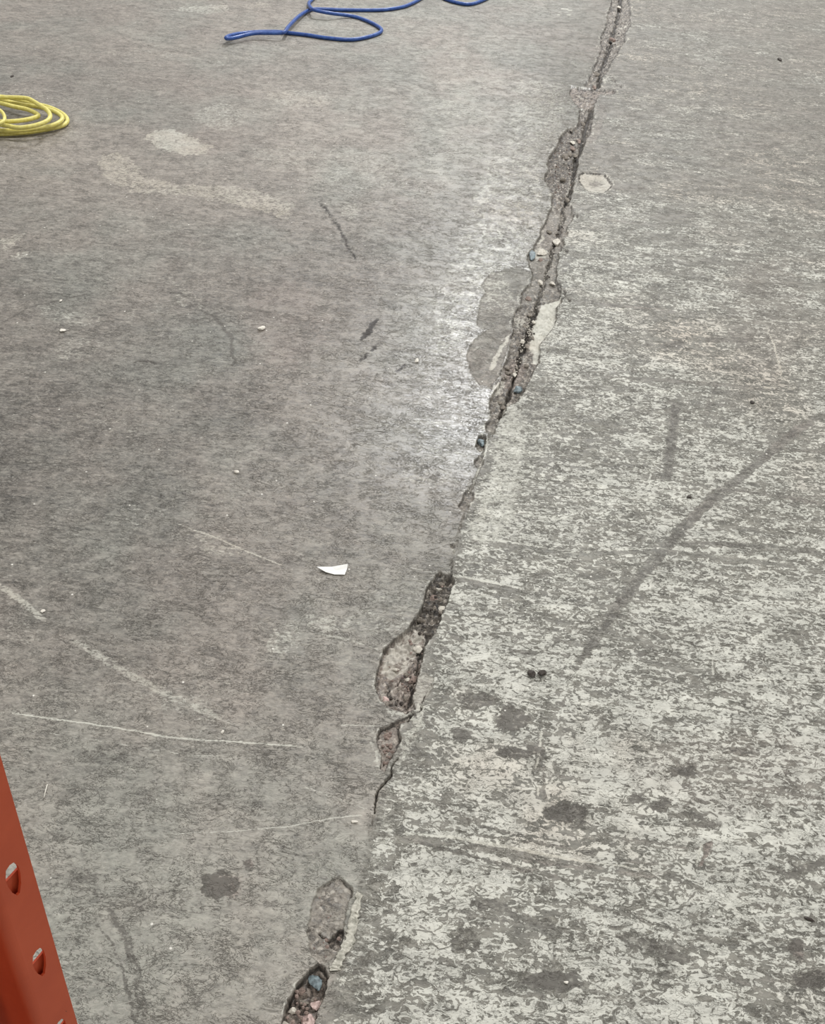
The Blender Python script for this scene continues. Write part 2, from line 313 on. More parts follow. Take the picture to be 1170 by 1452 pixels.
# ---- broken concrete along the joint
agg = fbm(X * 75, Y * 75, 4, 61, .6)
cell = vnoise(X * 130, Y * 130, 77)
rid = 1 - np.abs(fbm(X * 42, Y * 42, 3, 131)) * 2.4; rid = np.clip(rid, -1, 1)
rid2 = 1 - np.abs(fbm(X * 85, Y * 85, 2, 137)) * 2.6; rid2 = np.clip(rid2, -1, 1)
LIPS = []
def chip(pts, depth, edge=1.7, rough=2.4, fine=1.3, lump=.5, spall=1.0, rim=.8, pink=0, pale=0, dirt_shade=0):
    """A spalled hollow: steep broken rim, lumpy bottom of exposed aggregate."""
    P = [pt(*p) for p in pts]; s = foot(P)
    i = subset(P, (edge + rough + 8) * s * 1.5)
    if not len(i): return
    sd = sdf_poly(P, X[i] + n1[i] * rough * s * 1.6 + f1[i] * fine * s * 1.6, Y[i] + n2[i] * rough * s * 1.6 + f2[i] * fine * s * 1.6)
    w = sst(-edge * s * .5, edge * s * .5, sd)
    dep = -depth * w * (1 - lump * .35 + lump * (.75 * agg[i] + .3 * (cell[i] - .5) + .45 * sst(.2, .95, rid[i])))
    Z[i] = np.minimum(Z[i], np.minimum(dep, 0))
    put('spall', i, w, spall); put('peel', i, w, 0, 'set'); put('gloss', i, w, 0, 'set'); put('plain', i, w, 1)
    for ch, v in (('pink', pink), ('pale', pale), ('dirt_shade', dirt_shade)):
        if v: put(ch, i, w, v, 'set' if ch != 'pink' else 'max')
    put('dirt_shade', i, w * lump * np.maximum(sst(.72, .95, rid[i]), .8 * sst(.7, .95, rid2[i])), .85)
    put('pale', i, w * lump * .8 * sst(.15, -.5, rid[i]) * sst(0, .4, f1[i] + .2), .8)  # pale highlights painted on the tops of the lumps
    rimo = np.exp(-(((sd + 3.2 * s) / (1.8 * s)) ** 2)) * rim * sst(-.1, .4, n2[i] + f1[i] * .5)
    put('pale', i, rimo, .85)  # light edge painted in pale colour just outside the rim
    rimw = np.exp(-((sd / (1.15 * s)) ** 2)) * rim * sst(-.45, .35, n1[i] + .25)
    put('dirt_shade', i, rimw, 1.0)  # dark line painted along the rim, sharpening the shade of the edge
def slot(pts, wid, depth, dirt_shade=.95, broken=0, edge=1.5):
    P = [pt(*p) for p in pts]; s = foot(P); n = len(P)
    ws = ([wid / 2] * n) if not isinstance(wid, (list, tuple)) else [w / 2 for w in wid]
    ws = [w * mpp(p.x, p.y) for w, p in zip(ws, P)]
    i = subset(P, (max(ws) + 6 * s) * 1.3)
    sd, al = sdf_line(P, ws, X[i] + n1[i] * s * 5.0 + f1[i] * s * 2.2, Y[i] + n2[i] * s * 5.0 + f2[i] * s * 2.2)
    w = sst(-edge * s * .5, edge * s * .5, sd + s * .9 * n2[i])
    if broken: w = w * sst(broken - .25, broken + .25, .5 + .6 * n2[i] + .3 * f2[i])
    Z[i] = np.minimum(Z[i], Z[i] * (1 - w) + w * -depth)
    put('dirt_shade', i, w, dirt_shade); put('spall', i, w, .6); put('peel', i, w, 0, 'set'); put('plain', i, w, 1)
exec_marks = True

# shallow flaking first
chip([(858, 148), (860, 165), (853, 178), (853, 190), (843, 200), (832, 207), (828, 200), (838, 170), (845, 150)], .0015, 2, 2, lump=.2, spall=.25, rim=.45)
chip([(697, 387), (735, 378), (752, 385), (748, 412), (741, 432), (728, 452), (724, 478), (716, 505), (706, 535), (698, 548), (682, 545), (671, 533), (666, 518),
      (661, 503), (668, 491), (672, 482), (683, 473), (698, 462), (690, 466), (677, 462), (680, 435), (684, 421), (691, 416), (684, 405), (690, 394)], .0022, 1.6, 1.5, lump=.25, spall=.12, rim=.6)
patch('peel', [(697, 387), (752, 385), (748, 412), (728, 452), (716, 505), (698, 548), (671, 533), (661, 503), (672, 482), (698, 462), (680, 435), (690, 394)], .42, 6, 5, 2, .45)
patch('plain', [(650, 370), (765, 370), (720, 560), (640, 550)], 0, 2, 1, mode='set')
patch('pale', [(720, 395), (735, 430), (722, 448), (690, 440), (690, 400)], .6, 8, 5, 2, .4)
stroke('pale', [(728, 468), (712, 490), (700, 515), (695, 525)], [2, 6, 8, 5], .8, 3, 2, 1, .1)
patch('dirt_shade', [(683, 475), (705, 470), (695, 500), (680, 525), (668, 520), (666, 500)], .25, 4, 3)
# top of the frame
chip([(880, -30), (868, 4), (861, 24), (860, 38), (853, 50), (852, 68), (848, 85), (841, 97), (836, 110), (829, 122), (845, 127), (851, 122), (856, 110), (862, 98),
      (871, 84), (879, 66), (886, 58), (886, 46), (894, 36), (894, 18), (892, 0), (896, -30)], .009, 2, 2.4, lump=.8, rim=1.0, spall=.9, dirt_shade=.3)
slot([(886, -30), (880, 5), (875, 30), (868, 52), (860, 82), (852, 100), (848, 124)], [5, 5, 4, 5, 5, 4, 3], .022)
stroke('pale', [(893, 32), (884, 38), (877, 38)], 3, 1.1, 1.5, 1, .6); stroke('pale', [(880, 62), (872, 65)], 4, 1.0, 2, 1, .6)
chip([(811, 124), (830, 125), (872, 128), (871, 133), (850, 133), (845, 145), (842, 151), (832, 155), (822, 152), (812, 142), (807, 132)], .008, 2, 1.8, lump=.9, pink=.25, spall=.9)
slot([(811, 124), (838, 126), (872, 130)], [2, 4, 2], .012); slot([(858, 104), (868, 108), (872, 117), (884, 125)], [1.5, 2, 2, 2], .006)
stroke('pale', [(818, 132), (826, 137), (836, 141)], [3, 5, 3], .8, 2, 1.5, 1)
# dark trough
chip([(822, 156), (842, 152), (840, 170), (838, 188), (827, 206), (821, 225), (818, 242), (813, 265), (809, 281), (800, 296), (790, 300), (783, 285), (783, 272), (779, 264),
      (773, 257), (774, 249), (780, 240), (777, 232), (779, 222), (785, 215), (791, 204), (794, 195), (800, 187), (808, 183), (819, 180), (822, 170)], .013, 2.4, 2, lump=.8, spall=1, dirt_shade=.42)
slot([(840, 150), (835, 165), (831, 182), (824, 205), (816, 232), (813, 252), (807, 276), (800, 290)], [3, 4, 6, 4, 4, 2.5, 3, 6], .024, .9, .2)
stroke('pale', [(811, 250), (808, 262), (805, 275)], [3, 3, 2], 1.1, 1.5, 1, .8, .2)
chip([(786, 270), (800, 285), (812, 292), (810, 300), (815, 306), (806, 318), (805, 333), (797, 338), (801, 346), (793, 358), (790, 376), (790, 398), (797, 416), (786, 432),
      (768, 440), (750, 440), (738, 432), (741, 414), (752, 402), (756, 385), (748, 366), (750, 358), (760, 347), (768, 334), (768, 324), (776, 314), (779, 301), (783, 290)],
     .009, 2.2, 1.8, lump=.45, spall=.55, dirt_shade=.22)
slot([(800, 292), (797, 312), (790, 335), (784, 352), (779, 372), (774, 393), (768, 408), (764, 425), (758, 445)], [6, 4, 4, 3, 3, 4, 5, 4, 4], .020, .75, .38)
slot([(794, 345), (800, 352), (804, 357)], 2, .006); slot([(790, 400), (800, 412), (806, 426)], [2, 2.5, 2.5], .006); slot([(812, 297), (820, 307)], 2, .005)
patch('pale', [(758, 350), (770, 348), (778, 353), (776, 362), (766, 366), (757, 362)], .75, 3, 2, 1, .1)
stroke('pale', [(768, 328), (772, 335), (762, 344)], 3.5, .9, 1.5, 1, .8)
chip([(742, 430), (770, 425), (800, 422), (789, 437), (789, 456), (776, 476), (765, 487), (766, 500), (763, 516), (756, 526), (749, 541), (743, 556), (731, 570), (722, 575),
      (715, 585), (706, 600), (697, 595), (695, 570), (698, 560), (707, 547), (714, 535), (709, 530), (714, 518), (720, 508), (722, 496), (725, 480), (729, 470), (727, 455), (731, 440)],
     .010, 2.2, 1.8, lump=.7, spall=.8, dirt_shade=.34)
patch('dirt_shade', [(770, 428), (797, 421), (788, 437), (788, 457), (776, 474), (765, 486), (766, 500), (761, 514), (756, 512), (757, 498), (751, 490), (756, 470), (759, 452), (765, 440)], 0, 3, 1.5, 1, mode='set')
patch('spall', [(770, 428), (797, 421), (788, 437), (788, 457), (776, 474), (765, 486), (766, 500), (761, 514), (756, 512), (757, 498), (751, 490), (756, 470), (759, 452), (765, 440)], .1, 3, 1.5, 1, mode='set')
patch('pale', [(770, 428), (797, 421), (788, 437), (788, 457), (776, 474), (765, 486), (766, 500), (761, 514), (756, 512), (757, 498), (751, 490), (756, 470), (759, 452), (765, 440)], .95, 3, 1.5, 1)
slot([(764, 425), (758, 445), (750, 470), (743, 488), (738, 505), (734, 522), (727, 545), (716, 572), (708, 590)], [4, 7, 6, 7, 5, 3, 3, 6, 5], .026, broken=.25)
stroke('pale', [(737, 505), (733, 520), (730, 535)], [3, 4, 2], 1.1, 1.5, 1, .8, .1); patch('pink', ell(730, 525, 14, 24, .3), .5, 8, 3); patch('pale', ell(738, 452, 8, 9), .8, 3, 2, 1, .2)
patch('pale', [(700, 548), (718, 534), (716, 542), (708, 556), (700, 560)], .95, 2, 1.5)
slot([(655, 545), (697, 550), (715, 535)], [1, 1.5, 2], .002, .55)
# holes up the hairline
for p, dd in [(ell(697, 606, 7, 10, .3), .008), (ell(683, 628, 6, 12, .2), .010), (ell(680, 655, 5, 8, .2), .006), (ell(664, 704, 7, 9, .4), .006), (ell(658, 717, 7, 6, 0), .006), (ell(642, 774, 4, 3), .005)]:
    chip(p, dd, 1.8, 1, rim=.9, spall=.6, dirt_shade=.3)
slot([(706, 597), (693, 622), (686, 640), (680, 665), (670, 688), (662, 705), (654, 740), (646, 775), (641, 800), (637, 815)], [1.6, 1.4, 1.4, 1.4, 1.4, 1.4, .8, .8, 1.2, 1.2], .006, .6, .3)
stroke('pale', [(692, 618), (689, 640), (678, 668), (668, 695)], [3, 3, 2, 2], .9, 1.5, 1, .8, .1)
slot([(633, 722), (645, 725), (655, 728)], 1.2, .001, .5)
# the big hollow
chip([(617, 817), (623, 811), (631, 815), (640, 814), (643, 824), (639, 836), (633, 855), (626, 872), (620, 892), (609, 906), (600, 898), (592, 888), (580, 890), (592, 870), (600, 856), (603, 842), (610, 828)],
     .016, 2.4, 1.6, lump=.6, spall=1, dirt_shade=.50)
chip([(583, 888), (592, 884), (604, 890), (609, 903), (601, 918), (598, 936), (594, 955), (590, 975), (584, 990), (590, 1004), (580, 1010), (560, 1006), (548, 998), (537, 985), (533, 970), (535, 955), (538, 940), (545, 921), (556, 909), (570, 899)],
     .012, 2.4, 1.8, lump=.9, spall=.85, pink=.35)
patch('dirt_shade', [(575, 893), (600, 888), (606, 900), (598, 915), (588, 930), (575, 950), (560, 966), (541, 960), (541, 935), (556, 910)], .12, 4, 3, 1.6, .25, mode='set')
patch('spall', [(575, 895), (598, 888), (606, 900), (598, 915), (588, 930), (575, 950), (560, 960), (545, 950), (545, 930), (558, 912)], .35, 4, 3, 1.6, .2, mode='set')
patch('pale', [(575, 895), (598, 888), (606, 900), (598, 915), (588, 930), (575, 950), (560, 960), (545, 950), (545, 930), (558, 912)], .95, 4, 4, 2.2, .30)
patch('pale', [(540, 975), (560, 968), (575, 985), (560, 1000), (545, 992)], .6, 4, 4, 2.2, .5)
patch('pink', [(590, 925), (598, 935), (590, 975), (580, 1000), (550, 998), (560, 970), (580, 950)], .5, 6, 3)
slot([(604, 890), (606, 903), (597, 918), (590, 923)], [2, 5, 4, 3], .018); slot([(590, 945), (578, 955), (567, 968), (552, 976), (540, 980)], [1.5, 2, 2, 1.5, 1], .014)
slot([(597, 918), (592, 940), (590, 962), (584, 972), (575, 971)], [2, 2, 3, 6, 4], .018); slot([(588, 975), (582, 990), (576, 998)], [5, 3, 2], .018)
slot([(602, 985), (598, 1006), (590, 1010), (580, 1005)], [1.5, 2, 2, 1.5], .006); slot([(616, 970), (602, 985)], 1, .003, .6)
chip([(592, 960), (604, 955), (614, 962), (612, 978), (602, 992), (598, 1005), (586, 1006), (582, 998), (588, 980)], .002, 3, 2, lump=.2, spall=.1, rim=.2, pale=.4)
chip([(585, 1012), (580, 1022), (566, 1026), (566, 1042), (565, 1056), (560, 1067), (553, 1076), (545, 1094), (540, 1090), (541, 1075), (539, 1062), (533, 1050), (534, 1042), (541, 1033), (552, 1027), (565, 1021)],
     .008, 2, 1.8, lump=.5, spall=.6, pink=.3)
slot([(586, 1012), (580, 1020), (566, 1024), (552, 1027), (541, 1034), (534, 1048)], [3, 2, 2, 2.5, 2, 2], .010); slot([(563, 1029), (567, 1042), (563, 1060)], [2, 2.5, 1.5], .010)
slot([(560, 1062), (554, 1074), (545, 1080)], [1, 2, 2], .010); slot([(563, 1075), (556, 1092), (550, 1104), (542, 1116), (535, 1125), (534, 1140), (531, 1153)], [1.2, 2, 5, 3, 3, 1.5, 2], .012)
slot([(590, 1040), (576, 1058), (562, 1068)], .9, .002, .5); slot([(530, 1158), (526, 1175), (520, 1200)], [2, 1, .8], .004, .6, .3)
stroke('pale', [(530, 1030), (530, 1055), (540, 1095)], 8, .62, 6, 4, 2.5, .4); stroke('pale', [(545, 1008), (575, 1012), (592, 1025)], 11, .7, 6, 4, 2.5, .35)
stroke('pale', [(600, 985), (596, 1015), (575, 1060), (560, 1100)], 13, .7, 7, 5, 2.5, .35); stroke('pale', [(530, 1100), (470, 1098)], [3, 2], .4, 3, 2, 1, .1)
# bottom hollows
chip([(450, 1262), (468, 1250), (480, 1246), (490, 1249), (499, 1258), (499, 1268), (494, 1282), (490, 1302), (487, 1320), (487, 1335), (478, 1352), (468, 1361), (455, 1368), (446, 1360), (439, 1345), (436, 1325), (441, 1300), (443, 1280)],
     .005, 3, 2, lump=.5, spall=.45, rim=.35, pink=.15)
slot([(452, 1262), (468, 1250), (482, 1246), (498, 1258), (497, 1270)], [1, 1.5, 1.5, 2.5, 2], .006, .75)
chip([(465, 1332), (472, 1328), (480, 1318), (488, 1318), (487, 1332), (480, 1346), (470, 1343)], .012, 2, 1.2, lump=.4, dirt_shade=.55)
slot([(452, 1322), (460, 1326), (466, 1332), (474, 1327), (484, 1318)], [1.5, 2, 3, 3, 2.5], .012)
chip([(453, 1368), (463, 1373), (464, 1388), (461, 1404), (456, 1420), (450, 1436), (444, 1460), (440, 1500), (390, 1500), (398, 1455), (404, 1430), (408, 1418), (417, 1404), (421, 1394), (438, 1379)],
     .018, 3, 1.6, lump=.7, spall=.9, pink=.35)
slot([(404, 1428), (416, 1406), (421, 1394), (438, 1379), (453, 1368), (463, 1374), (464, 1390)], [2, 2.5, 3, 3.5, 5, 3, 2], .014)
# two separate shallow hollows beside the joint
chip([(822, 247), (829, 244), (845, 246), (858, 248), (864, 255), (868, 261), (864, 267), (857, 272), (848, 273), (834, 270), (826, 263), (821, 254)], .006, 1.6, .7, lump=.3, spall=.2, pale=.62, rim=1.4)
patch('pale', [(836, 257), (850, 256), (856, 260), (848, 263), (836, 262)], .3, 3, 1, mode='set')
chip([(995, 1220), (999, 1206), (996, 1198), (1010, 1192), (1012, 1196), (1006, 1212), (998, 1218), (996, 1228), (990, 1228)], .0012, 1.6, .6, lump=.2, spall=.0, rim=.3, pink=.5, dirt_shade=.5)
stroke('pale', [(988, 1226), (992, 1208), (996, 1194)], 2.5, 1.1, 1.3, .5, .4)
stroke('pale', [(1004, 1216), (1011, 1196)], 1.6, .9, 1.2, .5, .4)
# general unevenness
Z += .0006 * fbm(X * 9, Y * 9, 3, 101)

me = bpy.data.meshes.new('floor')
me.vertices.add(N)
me.vertices.foreach_set('co', np.stack([X, Y, Z], 1).astype(np.float32).ravel())
ii = (np.arange(NY - 1)[:, None] * NX + np.arange(NX - 1)[None, :]).ravel()
quads = np.stack([ii, ii + 1, ii + NX + 1, ii + NX], 1).astype(np.int32)
me.loops.add(quads.size); me.loops.foreach_set('vertex_index', quads.ravel())
me.polygons.add(len(quads)); me.polygons.foreach_set('loop_start', np.arange(0, quads.size, 4, dtype=np.int32))
me.update(calc_edges=True)
me.polygons.foreach_set('use_smooth', np.ones(len(quads), bool))
for k, v in A.items():
    a = me.attributes.new(k, 'FLOAT', 'POINT'); a.data.foreach_set('value', v.astype(np.float32))
floor = bpy.data.objects.new('floor', me); C.objects.link(floor)
floor['kind'] = 'structure'; floor['label'] = 'worn grey concrete warehouse floor with a broken joint and scuffed pale coating'

# ------------------------------------------------------------------ materials
class NT:
    def __init__(s, name):
        s.m = bpy.data.materials.new(name); s.m.use_nodes = True; s.t = s.m.node_tree; s.n = s.t.nodes; s.l = s.t.links
        s.bsdf = s.n['Principled BSDF']; s.tc = s.n.new('ShaderNodeTexCoord')
    def _in(s, sock, v):
        if v is None: return
        if isinstance(v, (int, float)): sock.default_value = v
        elif isinstance(v, tuple): sock.default_value = v
        else: s.l.new(v, sock)
    def math(s, op, a, b=None, c=None, clamp=False):
        n = s.n.new('ShaderNodeMath'); n.operation = op; n.use_clamp = clamp
        s._in(n.inputs[0], a); s._in(n.inputs[1], b); s._in(n.inputs[2], c); return n.outputs[0]
    def attr(s, name):
        n = s.n.new('ShaderNodeAttribute'); n.attribute_name = name; return n.outputs['Fac']
    def vec(s, rot=0, scale=(1, 1, 1), loc=(0, 0, 0)):
        n = s.n.new('ShaderNodeMapping'); s.l.new(s.tc.outputs['Object'], n.inputs[0])
        n.inputs['Rotation'].default_value = (0, 0, rot); n.inputs['Scale'].default_value = scale; n.inputs['Location'].default_value = loc
        return n.outputs[0]
    def noise(s, v, scale, detail=4, rough=.55, dist=0, col=False):
        n = s.n.new('ShaderNodeTexNoise'); s.l.new(v, n.inputs['Vector']); n.inputs['Scale'].default_value = scale
        n.inputs['Detail'].default_value = detail; n.inputs['Roughness'].default_value = rough; n.inputs['Distortion'].default_value = dist
        return n.outputs['Color' if col else 'Fac']
    def voro(s, v, scale, out='Distance', feature='F1'):
        n = s.n.new('ShaderNodeTexVoronoi'); n.feature = feature; s.l.new(v, n.inputs['Vector']); n.inputs['Scale'].default_value = scale
        return n.outputs[out]
    def step(s, x, a, b, lo=0., hi=1.):
        n = s.n.new('ShaderNodeMapRange'); n.interpolation_type = 'SMOOTHSTEP'
        s._in(n.inputs[0], x); s._in(n.inputs[1], a); s._in(n.inputs[2], b); n.inputs[3].default_value = lo; n.inputs[4].default_value = hi
        return n.outputs[0]
    def mix(s, f, a, b, mode='MIX'):
        n = s.n.new('ShaderNodeMix'); n.data_type = 'RGBA'; n.blend_type = mode
        s._in(n.inputs[0], f); s._in(n.inputs[6], a); s._in(n.inputs[7], b); return n.outputs[2]
    def bump(s, h, dist, strength=1.0, normal=None):
        n = s.n.new('ShaderNodeBump'); n.inputs['Strength'].default_value = strength; n.inputs['Distance'].default_value = dist
        s._in(n.inputs['Height'], h)
        if normal is not None: s.l.new(normal, n.inputs['Normal'])
        return n.outputs[0]
    def set(s, **k):
        for a, v in k.items(): s._in(s.bsdf.inputs[a.replace('_', ' ')], v)
        return s.m

def floor_material():
    t = NT('worn_concrete')
    tone, warm, peel, spall, dirt_shade, pale, pink, gloss, plain = (t.attr(k) for k in ('tone', 'warm', 'peel', 'spall', 'dirt_shade', 'pale', 'pink', 'gloss', 'plain'))
    P = t.vec(); S = t.vec(rot=.10, scale=(.55, 1.05, 1)); S2 = t.vec(rot=.04, scale=(.22, 1.3, 1)); S3 = t.vec(rot=-.35, scale=(.6, 1.1, 1))
    base = t.mix(t.step(warm, .1, .9), lin((131, 130, 121)), lin((133, 126, 117)))
    # bright / dark mottling
    m1 = t.noise(S, 120, 5, .68, .9); m2 = t.noise(S3, 34, 6, .65, 1.2); m3 = t.noise(S2, 70, 5, .65, .3)
    k = t.math('ADD', t.math('MULTIPLY', t.math('SUBTRACT', m1, .5), 2.1), t.math('MULTIPLY', t.math('SUBTRACT', m2, .5), 1.15))
    k = t.math('ADD', k, t.math('MULTIPLY', t.math('SUBTRACT', m3, .5), .9))
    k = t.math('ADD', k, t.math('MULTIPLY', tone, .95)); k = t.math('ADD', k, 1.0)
    comb = t.n.new('ShaderNodeCombineColor'); [t.l.new(k, comb.inputs[q]) for q in range(3)]
    col = t.mix(1.0, base, comb.outputs[0], 'MULTIPLY')
    # pale flakes of old coating on the left, faint
    fl = t.step(t.noise(S3, 170, 5, .65, 1.2), .54, .60)
    col = t.mix(t.math('MULTIPLY', fl, .38), col, lin((172, 167, 158)))
    # thin wandering hairlines
    v1 = t.math('ABSOLUTE', t.math('SUBTRACT', t.noise(S, 60, 4, .6, 1.6), .5))
    v2 = t.math('ABSOLUTE', t.math('SUBTRACT', t.noise(S3, 110, 3, .6, 1.5), .5))
    vein = t.math('MULTIPLY', t.math('SUBTRACT', 1.0, t.step(v1, .0, .016)), t.step(t.noise(P, 18, 3), .42, .6))
    vein2 = t.math('MULTIPLY', t.math('SUBTRACT', 1.0, t.step(v2, .0, .03)), t.step(t.noise(P, 35, 3), .45, .58))
    v3 = t.math('ABSOLUTE', t.math('SUBTRACT', t.noise(S, 26, 6, .68, 1.2), .5))
    vein3 = t.math('MULTIPLY', t.math('SUBTRACT', 1.0, t.step(v3, .0, .012)), t.step(t.noise(P, 9, 4), .46, .56))
    vv = t.math('MAXIMUM', t.math('MAXIMUM', vein, vein3), t.math('MULTIPLY', vein2, .85))
    col = t.mix(t.math('MULTIPLY', vv, .62), col, lin((78, 74, 68)))
    # right slab: pale coating worn to flecks
    under = t.mix(t.step(t.noise(S, 50, 4, .6), .4, .6), lin((88, 86, 78)), lin((118, 115, 106)))
    nf = t.noise(t.vec(rot=.12, scale=(.72, 1.0, 1)), 98, 6, .62, 1.3); nf2 = t.noise(S2, 105, 4, .6, .4); nb = t.noise(t.vec(rot=.2, scale=(.7, 1.2, 1)), 16, 5, .65, .8)
    nn = t.math('ADD', t.math('MULTIPLY', nf, .74), t.math('MULTIPLY', nf2, .26))
    nn = t.math('ADD', nn, t.math('MULTIPLY', t.math('SUBTRACT', nb, .5), .30))
    thr = t.math('SUBTRACT', .665, t.math('MULTIPLY', peel, .235))
    fleck = t.step(t.math('SUBTRACT', nn, thr), -.012, .014)
    on = t.step(peel, .03, .22)
    paint = t.mix(t.noise(S, 30, 4), lin((188, 187, 176)), lin((208, 208, 198)))
    paint = t.mix(t.step(warm, .5, 1.2), paint, lin((198, 188, 174)))
    rc = t.mix(fleck, under, paint)
    mott = t.step(m1, .3, .7)
    rc = t.mix(.16, rc, t.mix(mott, lin((120, 116, 106)), lin((190, 187, 172))))
    col = t.mix(on, col, t.mix(t.step(peel, .1, .65, .35, 1.), col, rc))
    col = t.mix(t.math('MULTIPLY', t.math('MULTIPLY', vv, .55), t.math('SUBTRACT', 1.0, plain)), col, lin((92, 88, 80)))
    L1 = t.noise(t.vec(rot=.05, scale=(.25, 1.0, 1)), 26, 6, .7, .7)
    k2 = t.math('ADD', 1.0, t.math('MULTIPLY', t.math('SUBTRACT', L1, .5), t.step(on, 0., 1., .55, 1.15)))
    cb2 = t.n.new('ShaderNodeCombineColor'); [t.l.new(k2, cb2.inputs[q]) for q in range(3)]
    col = t.mix(1.0, col, cb2.outputs[0], 'MULTIPLY')
    dash = t.step(t.noise(t.vec(rot=.12, scale=(.45, 1.1, 1), loc=(7, 1, 0)), 75, 4, .7, 1.1), .605, .65)
    col = t.mix(t.math('MULTIPLY', dash, .55), col, lin((78, 73, 66)))
    dsh2 = t.step(t.noise(t.vec(rot=-.5, scale=(.5, 1.0, 1), loc=(2, 9, 0)), 100, 4, .7, 1.5), .62, .66)
    col = t.mix(t.math('MULTIPLY', dsh2, .5), col, lin((176, 172, 162)))
    # pale marks, drag marks
    q = t.step(t.noise(S, 150, 6, .7, .8), .33, .67)
    pf = t.math('MULTIPLY', t.step(t.math('SUBTRACT', t.math('MULTIPLY', pale, 1.75), q), .0, .55), t.math('ADD', .34, t.math('MULTIPLY', pale, .6)), clamp=True)
    col = t.mix(pf, col, t.mix(t.step(warm, .4, 1.1), lin((200, 199, 187)), lin((192, 184, 168))))
    # broken concrete: sand, stones
    g = t.noise(P, 260, 5, .7); vc = t.voro(P, 150, 'Color'); ve = t.voro(P, 150, 'Distance')
    sep = t.n.new('ShaderNodeSeparateColor'); t.l.new(vc, sep.inputs[0])
    sc_ = t.mix(t.step(g, .3, .7), lin((112, 104, 94)), lin((158, 150, 138)))
    sc_ = t.mix(t.step(sep.outputs[0], .72, .8), sc_, lin((196, 188, 176)))
    sc_ = t.mix(t.math('MULTIPLY', t.step(sep.outputs[1], .78, .84), .6), sc_, lin((92, 96, 100)))
    sc_ = t.mix(t.math('MULTIPLY', t.step(ve, .45, .62), .5), sc_, lin((72, 66, 60)))
    col = t.mix(spall, col, t.mix(t.math('MULTIPLY', pale, .8, clamp=True), sc_, lin((206, 202, 190))))
    col = t.mix(t.math('MULTIPLY', pink, .55, clamp=True), col, t.mix(t.step(g, .35, .6), lin((128, 108, 100)), lin((182, 160, 150))))
    q2 = t.step(t.noise(t.vec(rot=.1, scale=(.7, 1.1, 1), loc=(4, 2, 0)), 130, 6, .7, .8), .33, .67)
    df = t.math('MULTIPLY', t.step(t.math('SUBTRACT', t.math('MULTIPLY', dirt_shade, 1.6), q2), .0, .40), t.math('ADD', .42, t.math('MULTIPLY', dirt_shade, .55)), clamp=True)
    col = t.mix(df, col, t.mix(t.step(dirt_shade, 1.02, 1.3), t.mix(spall, lin((84, 80, 73)), lin((50, 45, 40))), lin((54, 48, 43))))
    # specks
    vd = t.voro(P, 38); col = t.mix(t.math('MULTIPLY', t.math('SUBTRACT', 1.0, t.step(vd, .07, .11)), .6), col, lin((70, 66, 60)))
    P2 = t.vec(loc=(3.3, 1.7, 0)); vd2 = t.voro(P2, 22); col = t.mix(t.math('SUBTRACT', 1.0, t.step(vd2, .035, .055)), col, lin((225, 222, 212)))
    rough = t.math('SUBTRACT', .58, t.math('MULTIPLY', gloss, .29))
    rough = t.math('ADD', rough, t.math('MULTIPLY', t.math('SUBTRACT', m1, .5), .35))
    rough = t.math('ADD', rough, t.math('MULTIPLY', dirt_shade, .1), clamp=True)
    hgt = t.math('ADD', t.math('MULTIPLY', fleck, t.math('MULTIPLY', on, .5)), t.math('MULTIPLY', m1, .8))
    hgt = t.math('SUBTRACT', hgt, t.math('MULTIPLY', vv, .8))
    hgt = t.math('ADD', hgt, t.math('MULTIPLY', spall, t.math('MULTIPLY', g, 2.5)))
    hgt = t.math('ADD', hgt, t.math('MULTIPLY', pale, .3))
    return t.set(Base_Color=col, Roughness=rough, Normal=t.bump(hgt, .0010, .8))
me.materials.append(floor_material())

def simple(name, c1, c2, scale=60, rough=.5, bump=.0003, spec=.5, metallic=0.):
    t = NT(name); n = t.noise(t.vec(), scale, 5, .6)
    return t.set(Base_Color=t.mix(t.step(n, .3, .7), lin(c1), lin(c2)), Roughness=rough, Metallic=metallic, Normal=t.bump(n, bump, .6))
M_YEL = simple('yellow_hose_rubber', (216, 204, 104), (232, 223, 136), 90, .45)
M_BLU = simple('blue_hose_rubber', (40, 70, 138), (62, 98, 168), 60, .35)
M_PAPER = simple('white_paper', (236, 236, 230), (246, 246, 242), 80, .8)
M_DEB = simple('dark_debris', (44, 38, 34), (74, 66, 58), 400, .7)
M_CRUMB = simple('pale_crumb', (214, 208, 194), (238, 234, 224), 400, .8)
M_BLUEST = simple('blue_grey_stone', (62, 72, 76), (126, 142, 146), 140, .5)
M_PINKST = simple('pink_stone', (170, 146, 138), (216, 192, 184), 200, .6)
M_WHITEST = simple('pale_stone', (170, 164, 152), (214, 209, 196), 200, .7)
M_GREYST = simple('grey_stone', (92, 86, 78), (140, 132, 120), 200, .8)
M_PINKBR = simple('brown_stone', (112, 98, 90), (150, 132, 122), 200, .8)
M_FILL = simple('joint_sealant', (136, 134, 122), (200, 197, 184), 160, .7, .0012)
def rack_paint():
    t = NT('orange_powder_coat'); n = t.noise(t.vec(), 14, 4, .6); n2 = t.noise(t.vec(), 900, 3, .6)
    c = t.mix(t.step(n, .3, .7), lin((192, 78, 42)), lin((204, 88, 50)))
    v = t.step(t.noise(t.vec(loc=(5, 2, 1)), 45, 5, .7, 1.5), .70, .74)
    c = t.mix(t.math('MULTIPLY', v, .7), c, lin((96, 36, 26)))
    return t.set(Base_Color=c, Roughness=.55, Normal=t.bump(n2, .0002, .4))
M_RACK = rack_paint()
M_GALV = simple('galvanised_bolt', (120, 118, 112), (160, 158, 150), 60, .4, metallic=.9)

